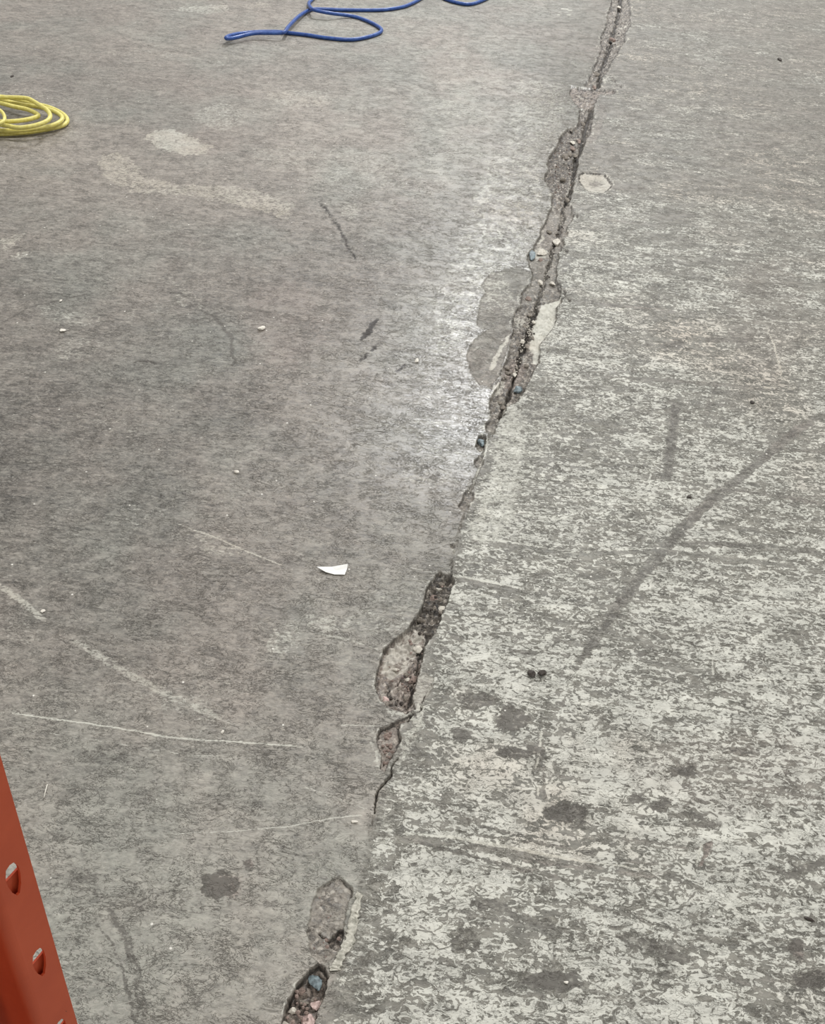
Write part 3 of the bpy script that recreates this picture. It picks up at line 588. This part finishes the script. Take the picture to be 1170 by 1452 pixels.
# ------------------------------------------------------------------ object helpers
def link(name, mesh, mat, parent=None, smooth=True):
    if mat: mesh.materials.append(mat)
    if smooth:
        mesh.polygons.foreach_set('use_smooth', [True] * len(mesh.polygons))
    o = bpy.data.objects.new(name, mesh); C.objects.link(o)
    if parent: o.parent = parent
    return o
def tag(o, label, cat, group=None, kind=None):
    o['label'] = label; o['category'] = cat
    if group: o['group'] = group
    if kind: o['kind'] = kind
    return o
def catmull(P, n):
    out = []
    Q = [P[0] * 2 - P[1]] + P + [P[-1] * 2 - P[-2]]
    for i in range(1, len(Q) - 2):
        a, b, c, d = Q[i - 1:i + 3]
        for k in range(n):
            t = k / n
            out.append(.5 * ((2 * b) + (c - a) * t + (2 * a - 5 * b + 4 * c - d) * t * t + (3 * b - a - 3 * c + d) * t ** 3))
    out.append(P[-1]); return out
def tube_mesh(name, P, r, sides=12):
    vs_, fs = [], []; up = Vector((0, 0, 1))
    for i, p in enumerate(P):
        d = (P[min(i + 1, len(P) - 1)] - P[max(i - 1, 0)]).normalized()
        a = d.cross(up).normalized(); b = a.cross(d).normalized()
        for k in range(sides):
            q = 2 * math.pi * k / sides; vs_.append(p + a * math.cos(q) * r + b * math.sin(q) * r)
        if i:
            o0 = (i - 1) * sides; o1 = i * sides
            for k in range(sides): fs.append((o0 + k, o0 + (k + 1) % sides, o1 + (k + 1) % sides, o1 + k))
    fs.append(tuple(range(sides))[::-1]); fs.append(tuple(len(vs_) - sides + k for k in range(sides)))
    me_ = bpy.data.meshes.new(name); me_.from_pydata(vs_, [], fs); return me_
def rock_mesh(name, seed, sx, sy, sz, sub=2, rough=.25):
    bm = bmesh.new(); bmesh.ops.create_icosphere(bm, subdivisions=sub, radius=1)
    rd_ = random.Random(seed); dirs = [Vector((rd_.gauss(0, 1), rd_.gauss(0, 1), rd_.gauss(0, .8))).normalized() for _ in range(13)]
    cut = [rd_.uniform(.42, .82) for _ in dirs]
    for v in bm.verts:
        c = v.co.normalized(); r = 1.0
        for d, k in zip(dirs, cut):
            q = c.dot(d)
            if q > k: r = min(r, k / q)
        v.co = c * r * (1 + rd_.uniform(-rough, rough) * .25)
        v.co.x *= sx; v.co.y *= sy; v.co.z *= sz
    m_ = bpy.data.meshes.new(name); bm.to_mesh(m_); bm.free(); return m_

# ------------------------------------------------------------------ blue hose
bl = [(470, -40), (456, -14), (442, 0), (438, 5), (440, 10), (447, 14.5), (470, 19), (500, 23), (524, 31), (541, 42), (530, 50), (500, 56), (465, 54), (435, 49.5), (408, 46.5), (392, 45), (370, 45),
      (345, 47), (328, 50), (320.5, 54), (331, 54), (360, 47.5), (394, 47), (404, 45), (409, 38), (424, 23), (440, 14), (456, 13), (490, 14), (540, 14), (570, 10), (588, 3), (602, -5), (616, -9), (630, -2), (645, 3), (664, 6), (681, 2), (700, -8), (730, -30), (790, -60), (900, -70)]
hr = 2.5 * mpp(0, pt(500, 30).y)
zz = {19: .020, 18: .012, 20: .012, 5: .024, 6: .016, 4: .018, 25: .010, 22: .018, 21: .014, 23: .022, 24: .018}
PB = [pt(x, y, hr + zz.get(i, 0)) for i, (x, y) in enumerate(bl)]
hose = bpy.data.objects.new('air_hose', None); C.objects.link(hose); hose.location = pt(450, 40)
tag(hose, 'blue rubber hose lying in loose loops at the far end of the floor', 'hose')
def attach(name, mesh, mat, parent, smooth=True):
    o = link(name, mesh, mat, parent, smooth)
    o.matrix_parent_inverse = Matrix.Translation(-Vector(parent.location)) if parent.rotation_euler.z == 0 else parent.matrix_world.inverted()
    return o
attach('hose_tube', tube_mesh('hose_tube', catmull(PB, 7), hr, 12), M_BLU, hose)

# ------------------------------------------------------------------ yellow coil
yr = 3.0 * mpp(0, pt(40, 165).y)
strands = [
    ([(-52, 158), (-40, 148), (-15, 144), (0, 146), (19, 151), (38, 155), (50, 160), (54.5, 164), (48.7, 167), (36, 170), (19, 172), (0, 172.5), (-25, 171), (-50, 166)], .020, .026),
    ([(-72, 154), (-55, 143), (-25, 138), (7, 138), (28, 138.5), (40, 140), (48, 144), (57, 149.5), (67, 156.5), (71.2, 164), (68, 170.5), (57.7, 175.6), (42.3, 179.5), (25.6, 181), (7.7, 178), (-15, 174), (-50, 170)], .030, .052),
    ([(-80, 160), (-66, 146), (-30, 138.5), (0, 141), (13, 144.5), (32, 148.5), (51, 151), (68, 154.5), (82, 160.5), (88.5, 167), (84.6, 173), (72, 178.5), (51, 182.5), (25.6, 185), (0, 185), (-35, 182), (-70, 174)], .012, .022),
    ([(-92, 164), (-80, 150), (-40, 137.5), (0, 137), (30, 142.5), (48, 147), (64, 150.5), (77, 155), (89.7, 162), (95.5, 169.5), (92.3, 176), (80.8, 180.5), (64, 184), (38, 188), (0, 190), (-40, 187), (-80, 176)], .0, .003)]
PY = []
for pts, za, zb in strands:
    for k, (x, y) in enumerate(pts):
        q = k / (len(pts) - 1); PY.append(pt(x, y, za + (zb - za) * math.sin(math.pi * q) + yr))
coil = bpy.data.objects.new('coiled_hose', None); C.objects.link(coil); coil.location = pt(0, 165)
tag(coil, 'yellow hose coiled in a flat ring on the floor at the left edge', 'hose')
attach('hose_tube', tube_mesh('hose_tube', catmull(PY, 5), yr, 12), M_YEL, coil)
tp = [pt(-20, 148, .05 + yr), pt(2, 158, .062 + yr), pt(5, 172, .062 + yr), pt(-18, 180, .055 + yr)]
attach('tie_loop', tube_mesh('tie_loop', catmull(tp, 6), yr * .8, 10), M_YEL, coil)

# ------------------------------------------------------------------ rack upright
def upright():
    a_edge = ray(52, 1250); az = math.atan2(a_edge.x, a_edge.y)
    D = .412
    Axy = Vector((math.sin(az) * D, math.cos(az) * D))
    face = math.radians(ROT_FACE)
    t_ = Vector((math.cos(face), math.sin(face)))           # along the face, to the right
    n_ = Vector((math.sin(face), -math.cos(face)))          # out of the face, to the viewer
    root = bpy.data.objects.new('rack_upright', None); C.objects.link(root)
    root.location = (Axy.x, Axy.y, 0); root.rotation_euler = (0, 0, face)
    tag(root, 'orange steel pallet rack upright with punched teardrop holes at the lower left', 'rack')
    # local axes: x along face (right edge at 0), y into the column
    TH = .0018; SW = STRIP; G = .030; GD = .028
    def box(name, x0, x1, y0, y1, z0, z1, mat=M_RACK, bev=.0008):
        bm = bmesh.new(); bmesh.ops.create_cube(bm, size=1)
        for v in bm.verts: v.co = Vector(((x0 + x1) / 2 + v.co.x * (x1 - x0), (y0 + y1) / 2 + v.co.y * (y1 - y0), (z0 + z1) / 2 + v.co.z * (z1 - z0)))
        bmesh.ops.bevel(bm, geom=bm.edges[:], offset=bev, segments=2, affect='EDGES')
        m_ = bpy.data.meshes.new(name); bm.to_mesh(m_); bm.free(); return link(name, m_, mat, root, False)
    # pierced strip: ring of quads around every hole, extruded
    def pierced(name, x0, x1, hx, y0, y1, z0, pitch, n, hw, hh):
        hole = [(-.32, .46), (0, .5), (.32, .46), (.5, .25), (.5, 0.02), (.36, -.25), (.10, -.48), (-.10, -.48), (-.36, -.25), (-.5, .02), (-.5, .25)]
        vs_, fs = [], []
        for r in range(n):
            zc = z0 + pitch * (r + .5); c0 = len(vs_)
            H_ = [(hx + a * hw, zc + b * hh) for a, b in hole]
            O_ = []
            for (hx_, hz_) in H_:
                dx, dz = hx_ - hx, hz_ - zc
                s_ = min(((x1 - hx) if dx > 0 else (hx - x0)) / max(abs(dx), 1e-9), (pitch / 2) / max(abs(dz), 1e-9))
                O_.append((hx + dx * s_, zc + dz * s_))
            corners = {}
            ring = []
            nH = len(H_)
            for yy in (y0, y1):
                for p in H_ + O_: vs_.append((p[0], yy, p[1]))
                for cx_, cz_ in ((x1, zc + pitch / 2), (x1, zc - pitch / 2), (x0, zc - pitch / 2), (x0, zc + pitch / 2)): vs_.append((cx_, yy, cz_))
            blk = 2 * nH + 4
            for side in (0, 1):
                b = c0 + side * blk
                for k in range(nH):
                    k2 = (k + 1) % nH
                    a_, b_ = O_[k], O_[k2]
                    f = [b + k, b + k2, b + nH + k2]
                    onv = lambda p: abs(p[0] - x0) < 1e-7 or abs(p[0] - x1) < 1e-7
                    onh = lambda p: abs(abs(p[1] - zc) - pitch / 2) < 1e-7
                    if not ((abs(a_[0] - b_[0]) < 1e-7 and onv(a_)) or (abs(a_[1] - b_[1]) < 1e-7 and onh(a_))):
                        xc_ = x1 if (a_[0] + b_[0]) / 2 > hx else x0; up_ = (a_[1] + b_[1]) / 2 > zc
                        ci = {(True, True): 0, (True, False): 1, (False, False): 2, (False, True): 3}[(xc_ == x1, up_)]
                        f.append(b + 2 * nH + ci)
                    f.append(b + nH + k)
                    fs.append(f if side else f[::-1])
            for k in range(nH):
                k2 = (k + 1) % nH; fs.append((c0 + k, c0 + k2, c0 + blk + k2, c0 + blk + k))
            e = 2 * nH
            fs.append((c0 + e, c0 + e + 1, c0 + blk + e + 1, c0 + blk + e)); fs.append((c0 + e + 3, c0 + e + 2, c0 + blk + e + 2, c0 + blk + e + 3))
        m_ = bpy.data.meshes.new(name); m_.from_pydata(vs_, [], fs)
        bm = bmesh.new(); bm.from_mesh(m_); bmesh.ops.remove_doubles(bm, verts=bm.verts, dist=1e-6); bmesh.ops.recalc_face_normals(bm, faces=bm.faces)
        bm.to_mesh(m_); bm.free(); m_.update()
        return link(name, m_, M_RACK, root, False)
    pitch = PITCH_H
    n_h = int(2.2 / pitch)
    # anchor one hole where the photograph shows it
    hxy = Axy + t_ * (-SW * HX)
    dv = ray(16, 1250); tt = math.hypot(hxy.x, hxy.y) / math.hypot(dv.x, dv.y); zh = CAM_H + dv.z * tt
    z0 = (zh - pitch / 2) % pitch; 
    pierced('face_plate', -SW + .004, 0, -SW * HX, 0, TH, z0, pitch, n_h, HWID, HHGT)
    lipm = bpy.data.meshes.new('punched_lip')
    lipm.from_pydata([(-.007, .004, -.0), (.0085, .004, .0), (.0085, .0045, -.030), (-.007, .0045, -.030), (-.007, .0055, -.0), (.0085, .0055, .0), (.0085, .006, -.030), (-.007, .006, -.030)],
                     [], [(0, 1, 2, 3), (7, 6, 5, 4), (0, 4, 5, 1), (1, 5, 6, 2), (2, 6, 7, 3), (3, 7, 4, 0)])
    lipm.materials.append(M_RACK)
    for r in range(n_h):
        o = bpy.data.objects.new('punched_lip', lipm); C.objects.link(o); o.parent = root; o.location = (-SW * HX + .001, 0, z0 + pitch * (r + .5) - .001)
    # rounded bend into the centre groove
    prof = []
    R_ = .007
    for k in range(7):
        q = math.pi / 2 * k / 6; prof.append((-SW + .004 - R_ * math.sin(q), R_ - R_ * math.cos(q)))
    prof += [(-SW + .004 - R_ - .001, GD + R_), (-SW + .004 - R_ - G, GD + R_)]
    rev = [(-SW - .006 - .001 - G, R_ * .4)] 
    prof += [(-SW + .004 - R_ - G - .001, R_), (-SW + .002 - R_ - G - .004, 0.0)]
    inner = [(x + (.0 if i > 8 else TH * .9), y + TH) for i, (x, y) in enumerate(prof)]
    vs_, fs = [], []
    zt = z0 + pitch * n_h
    for z in (z0, zt):
        for p in prof: vs_.append((p[0], p[1], z))
        for p in inner: vs_.append((p[0], p[1], z))
    k_ = len(prof)
    for i in range(k_ - 1):
        fs.append((i, i + 1, 2 * k_ + i + 1, 2 * k_ + i)); fs.append((k_ + i + 1, k_ + i, 3 * k_ + i, 3 * k_ + i + 1))
    m_ = bpy.data.meshes.new('groove'); m_.from_pydata(vs_, [], fs)
    link('groove', m_, M_RACK, root, True)
    xl = prof[-1][0]
    pierced('face_plate', xl - SW, xl, xl - SW * (1 - HX), 0, TH, z0, pitch, n_h, HWID, HHGT)
    box('side_wall', xl - SW, xl - SW + TH, TH, .07, 0, zt)
    box('edge_return', -TH, 0, TH * .6, .007, 0, zt, bev=.001)
    box('shoe', xl - SW, 0, 0, TH, 0.005, z0)
    box('base_plate', xl - SW - .02, .02, -.02, .09, 0.0015, .008)
    for bx_, by_ in ((xl - SW - .008, -.008), (.008, .078)):
        bm = bmesh.new(); bmesh.ops.create_cone(bm, segments=6, radius1=.008, radius2=.008, depth=.008, cap_ends=True)
        m_ = bpy.data.meshes.new('anchor_bolt'); bm.to_mesh(m_); bm.free()
        o = link('anchor_bolt', m_, M_GALV, root, False); o.location = (bx_, by_, .012)
ROT_FACE = 66; STRIP = .0285; PITCH_H = .1016; HX = .5; HWID = .0105; HHGT = .033
upright()

# ------------------------------------------------------------------ stones exposed in the joint (parts of the floor)
def stone(px, py, w, h, mat, seed, z=-.004, hz=.6, label=None, rot=0, rough=.25):
    p = pt(px, py); s = mpp(p.x, p.y); el = CAM_H / math.hypot(CAM_H, p.y)
    o = link('stone', rock_mesh('stone', seed, w * .62 * s, h * .62 * s / el, hz * w / 2 * s, 3, rough), mat, floor, False)
    o.location = (p.x, p.y, z); o.rotation_euler = (0, 0, rot)
    if label: o['label'] = label
stone(683, 626, 9, 12, M_BLUEST, 1, -.003, .6, 'smooth blue grey stone in the joint')
stone(734, 552, 14, 9, M_BLUEST, 2, -.003, .5, 'blue green stone at the end of the trough')
stone(755, 359, 11, 15, M_BLUEST, 3, -.006, .5, 'blue grey stone beside a white lump')
stone(449, 1387, 19, 22, M_BLUEST, 4, -.012, .5, 'large blue grey stone at the bottom of the joint', .3)
stone(790, 341, 13, 8, M_WHITEST, 5, -.004, .6); stone(768, 355, 14, 10, M_WHITEST, 6, -.006, .5)
stone(783, 400, 9, 6, M_WHITEST, 7, -.004, .6); stone(766, 398, 9, 6, M_WHITEST, 8, -.005, .6)
stone(435, 1440, 28, 22, M_PINKST, 9, -.014, .45, 'pink and white stone'); stone(447, 1419, 16, 12, M_PINKST, 10, -.012, .6); stone(414, 1427, 14, 12, M_WHITEST, 11, -.014, .5)
stone(405, 1446, 14, 8, M_WHITEST, 12, -.012, .5); stone(428, 1398, 15, 12, M_PINKBR, 13, -.014, .5); stone(430, 1415, 16, 10, M_GREYST, 14, -.014, .5)
stone(592, 917, 15, 9, M_WHITEST, 15, -.008, .7); stone(584, 958, 16, 14, M_PINKBR, 16, -.009, .6); stone(547, 988, 10, 8, M_PINKST, 17, -.008, .6)
stone(597, 872, 16, 8, M_GREYST, 18, -.014, .5); stone(617, 842, 14, 12, M_PINKBR, 19, -.017, .5); stone(611, 856, 12, 6, M_GREYST, 20, -.016, .5)
stone(630, 826, 12, 10, M_GREYST, 21, -.018, .5); stone(805, 282, 8, 6, M_GREYST, 22, -.005, .7, rough=.2)
stone(550, 1040, 14, 12, M_PINKBR, 23, -.009, .5); stone(553, 1090, 8, 9, M_GREYST, 24, -.010, .5); stone(458, 1346, 18, 12, M_PINKBR, 25, -.008, .3)
rs = random.Random(11)
for k in range(46):
    seg = rs.choice([(0, 124), (155, 290), (155, 290), (290, 440), (440, 590), (440, 560), (820, 890), (900, 1000)])
    py = rs.uniform(*seg); jx_ = np.interp(py, [p[1] for p in JT], [p[0] for p in JT])
    off = {0: rs.uniform(-8, 10), 155: rs.uniform(-26, -3), 290: rs.uniform(-22, 8), 440: rs.uniform(-14, 12), 820: rs.uniform(-12, 4), 900: rs.uniform(-38, -8)}[seg[0]]
    stone(jx_ + off, py, rs.uniform(5, 10), rs.uniform(4, 7), rs.choice([M_GREYST, M_GREYST, M_PINKBR, M_WHITEST]), 100 + k, -.007, .6)

# crumbs of sand and mortar lying in the joint
vs_, fs = [], []
rs = random.Random(3)
ico = bmesh.new(); bmesh.ops.create_icosphere(ico, subdivisions=1, radius=1)
iv = [v.co.copy() for v in ico.verts]; iff = [[v.index for v in f.verts] for f in ico.faces]; ico.free()
def pile(n, spots, rmin, rmax, z, name, mat):
    vs_, fs = [], []
    for k in range(n):
        (x0, y0), (x1, y1), spread = rs.choice(spots); t = rs.random()
        p = pt(x0 + (x1 - x0) * t + rs.gauss(0, spread), y0 + (y1 - y0) * t + rs.gauss(0, spread * .5))
        r = rs.uniform(rmin, rmax); b = len(vs_)
        for v in iv: vs_.append((p.x + v.x * r * rs.uniform(.7, 1.3), p.y + v.y * r * rs.uniform(.7, 1.3), z + r * .3 + v.z * r * .8))
        for f in iff: fs.append([b + q for q in f])
    m_ = bpy.data.meshes.new(name); m_.from_pydata(vs_, [], fs); o = link(name, m_, mat, floor, False); o['kind'] = 'stuff'; return o
JS = [((768, 400), (750, 470), 3), ((755, 450), (740, 490), 4), ((740, 490), (730, 530), 2), ((745, 455), (752, 475), 5), ((880, 5), (860, 90), 4), ((800, 300), (775, 390), 3)]
pile(110, JS, .0012, .0028, -.006, 'pale_grit', M_WHITEST)
pile(110, JS + [((620, 830), (596, 900), 6), ((590, 940), (560, 1000), 8), ((820, 190), (795, 270), 9)], .0018, .004, -.008, 'dark_grit', M_DEB)
pile(120, [((800, 200), (795, 270), 9), ((590, 900), (560, 990), 9), ((550, 1035), (548, 1080), 4), ((470, 1280), (455, 1350), 10), ((430, 1400), (425, 1450), 10)], .0015, .004, -.008, 'brown_grit', M_PINKBR)

# strip of old sealant standing proud beside the bottom hollow
FP = [((507, 1265), (514, 1270)), ((502, 1278), (513, 1282)), ((499, 1292), (510, 1296)), ((495, 1306), (508, 1310)), ((491, 1318), (505, 1324)), ((490, 1330), (503, 1338)), ((484, 1342), (497, 1347)), ((478, 1354), (490, 1356)), ((475, 1364), (487, 1366)), ((466, 1372), (484, 1374)), ((470, 1380), (481, 1378))]
vs_, fs = [], []
rq = random.Random(8)
fine = []
for a, b in zip(FP[:-1], FP[1:]):
    for k in range(4):
        t = k / 4; fine.append(((a[0][0] * (1 - t) + b[0][0] * t + rq.uniform(-2.2, 2.6), a[0][1] * (1 - t) + b[0][1] * t), (a[1][0] * (1 - t) + b[1][0] * t + rq.uniform(-3, 1.5), a[1][1] * (1 - t) + b[1][1] * t)))
for i, (a, b) in enumerate(fine):
    A_, B_ = pt(*a), pt(*b); hgt = .0022 + rq.uniform(-.0007, .0009)
    for q, hh in ((0, -.001), (.04, hgt * .9), (.35, hgt * rq.uniform(.8, 1.3)), (.7, hgt * rq.uniform(.8, 1.2)), (.96, hgt * .8), (1, -.001)):
        p = A_.lerp(B_, q); vs_.append((p.x, p.y, hh))
    if i:
        for q in range(5): o0 = (i - 1) * 6 + q; fs.append((o0, o0 + 1, o0 + 7, o0 + 6))
m_ = bpy.data.meshes.new('joint_sealant'); m_.from_pydata(vs_, [], fs)
o = link('joint_sealant', m_, M_FILL, floor, False); o['label'] = 'pale crumbling strip of joint sealant'

# ------------------------------------------------------------------ loose things
def paper():
    pts = [(449, 807), (470, 805.5), (493, 803.5), (492, 809), (489, 816), (474, 815.5), (462, 813)]
    top, bot = [], []
    zs = [.006, .003, .007, .004, .002, .0015, .003]
    for p, z in zip(pts, zs): q = pt(*p); top.append(Vector((q.x, q.y, z + .0006))); bot.append(Vector((q.x, q.y, z)))
    c = sum(top, Vector()) / len(top); c.z = .0025
    n = len(pts); vs_ = top + bot + [c, c - Vector((0, 0, .0006))]; fs = []
    for k in range(n):
        k2 = (k + 1) % n; fs += [(2 * n, k2, k), (2 * n + 1, n + k, n + k2), (k, k2, n + k2, n + k)]
    m_ = bpy.data.meshes.new('paper_scrap'); m_.from_pydata([v - Vector((c.x, c.y, 0)) for v in vs_], [], fs)
    o = link('paper_scrap', m_, M_PAPER, None, False); o.location = (c.x, c.y, 0)
    tag(o, 'torn white scrap of paper lying on the grey floor left of the joint', 'paper')
paper()
def bit(name, px, py, w, h, mat, seed, label, cat, hz=.6, rot=0, group=None):
    p = pt(px, py); s = mpp(p.x, p.y); el = CAM_H / math.hypot(CAM_H, p.y); zr = hz * w / 2 * s
    o = link(name, rock_mesh(name, seed, w * .62 * s, h * .62 * s / el, zr, 2, .5), mat, None, False); o.location = (p.x, p.y, zr * .75); o.rotation_euler = (0, 0, rot)
    return tag(o, label, cat, group)
bit('dirt_clod', 755, 957, 14, 9, M_DEB, 31, 'dark brown clod on the right slab, the left one of a touching pair', 'clod')
bit('dirt_clod', 769, 956, 15, 11, M_DEB, 32, 'dark brown clod on the right slab, the right one of a touching pair', 'clod')
bit('concrete_chip', 803, 1394, 8, 6, M_CRUMB, 33, 'small white chip lying on a dark stain at the bottom right', 'chip')
bit('concrete_chip', 370, 467, 10, 7, M_CRUMB, 34, 'white chip beside the dark smudges in the middle of the left slab', 'chip', .5, -.5)
bit('concrete_chip', 335, 670, 8, 4, M_CRUMB, 35, 'white chip alone on the left slab, above the long pale scratch', 'chip')
bit('concrete_chip', 316, 1038, 6, 5, M_CRUMB, 36, 'white chip just above the long white scratch on the left slab', 'chip')
bit('concrete_chip', 61, 867, 6, 5, M_CRUMB, 37, 'white chip near the left edge beside a wide pale drag mark', 'chip')
bit('concrete_chip', 89, 470, 9, 5, M_CRUMB, 38, 'pale sliver over a pale patch at the left edge', 'chip', .5, .6)
bit('concrete_chip', 86, 427, 5, 4, M_CRUMB, 39, 'tiny white chip on the dark curved tyre mark at upper left', 'chip')
bit('concrete_chip', 591, 512, 7, 6, M_CRUMB, 40, 'round white chip on the shiny area left of the joint', 'chip')
bit('concrete_chip', 502, 1166, 12, 5, M_CRUMB, 41, 'white chip beside the fine scratch that meets the joint', 'chip', .3)
bit('dirt_clod', 17, 109, 5, 3, M_DEB, 42, 'tiny dark clod on the floor behind the yellow coil', 'clod')
bit('dirt_clod', 1105, 85, 6, 4, M_DEB, 43, 'tiny dark clod at the far right of the floor', 'clod')
bit('dirt_clod', 1066, 571, 6, 5, M_DEB, 44, 'tiny brown clod on the right slab above the diagonal drag mark', 'clod')
bit('dirt_clod', 977, 705, 9, 5, M_DEB, 45, 'small dark clod beside the dark upright smear on the right slab', 'clod', .3)
bit('dirt_clod', 1147, 1304, 16, 6, M_DEB, 46, 'dark flat clod near the right edge above a reddish stain', 'clod', .3, -.4)
# thin pale stick
p0, p1 = pt(62, 1131, .002), pt(67, 1112, .002)
st = link('splinter', tube_mesh('splinter', [Vector((0, 0, .0012)), Vector(((p1 - p0).x * .5, (p1 - p0).y * .5, .002)), Vector(((p1 - p0).x, (p1 - p0).y, .0012))], .0009, 6), M_CRUMB, None)
st.location = (p0.x, p0.y, 0); tag(st, 'thin pale splinter lying beside the orange rack upright', 'splinter')
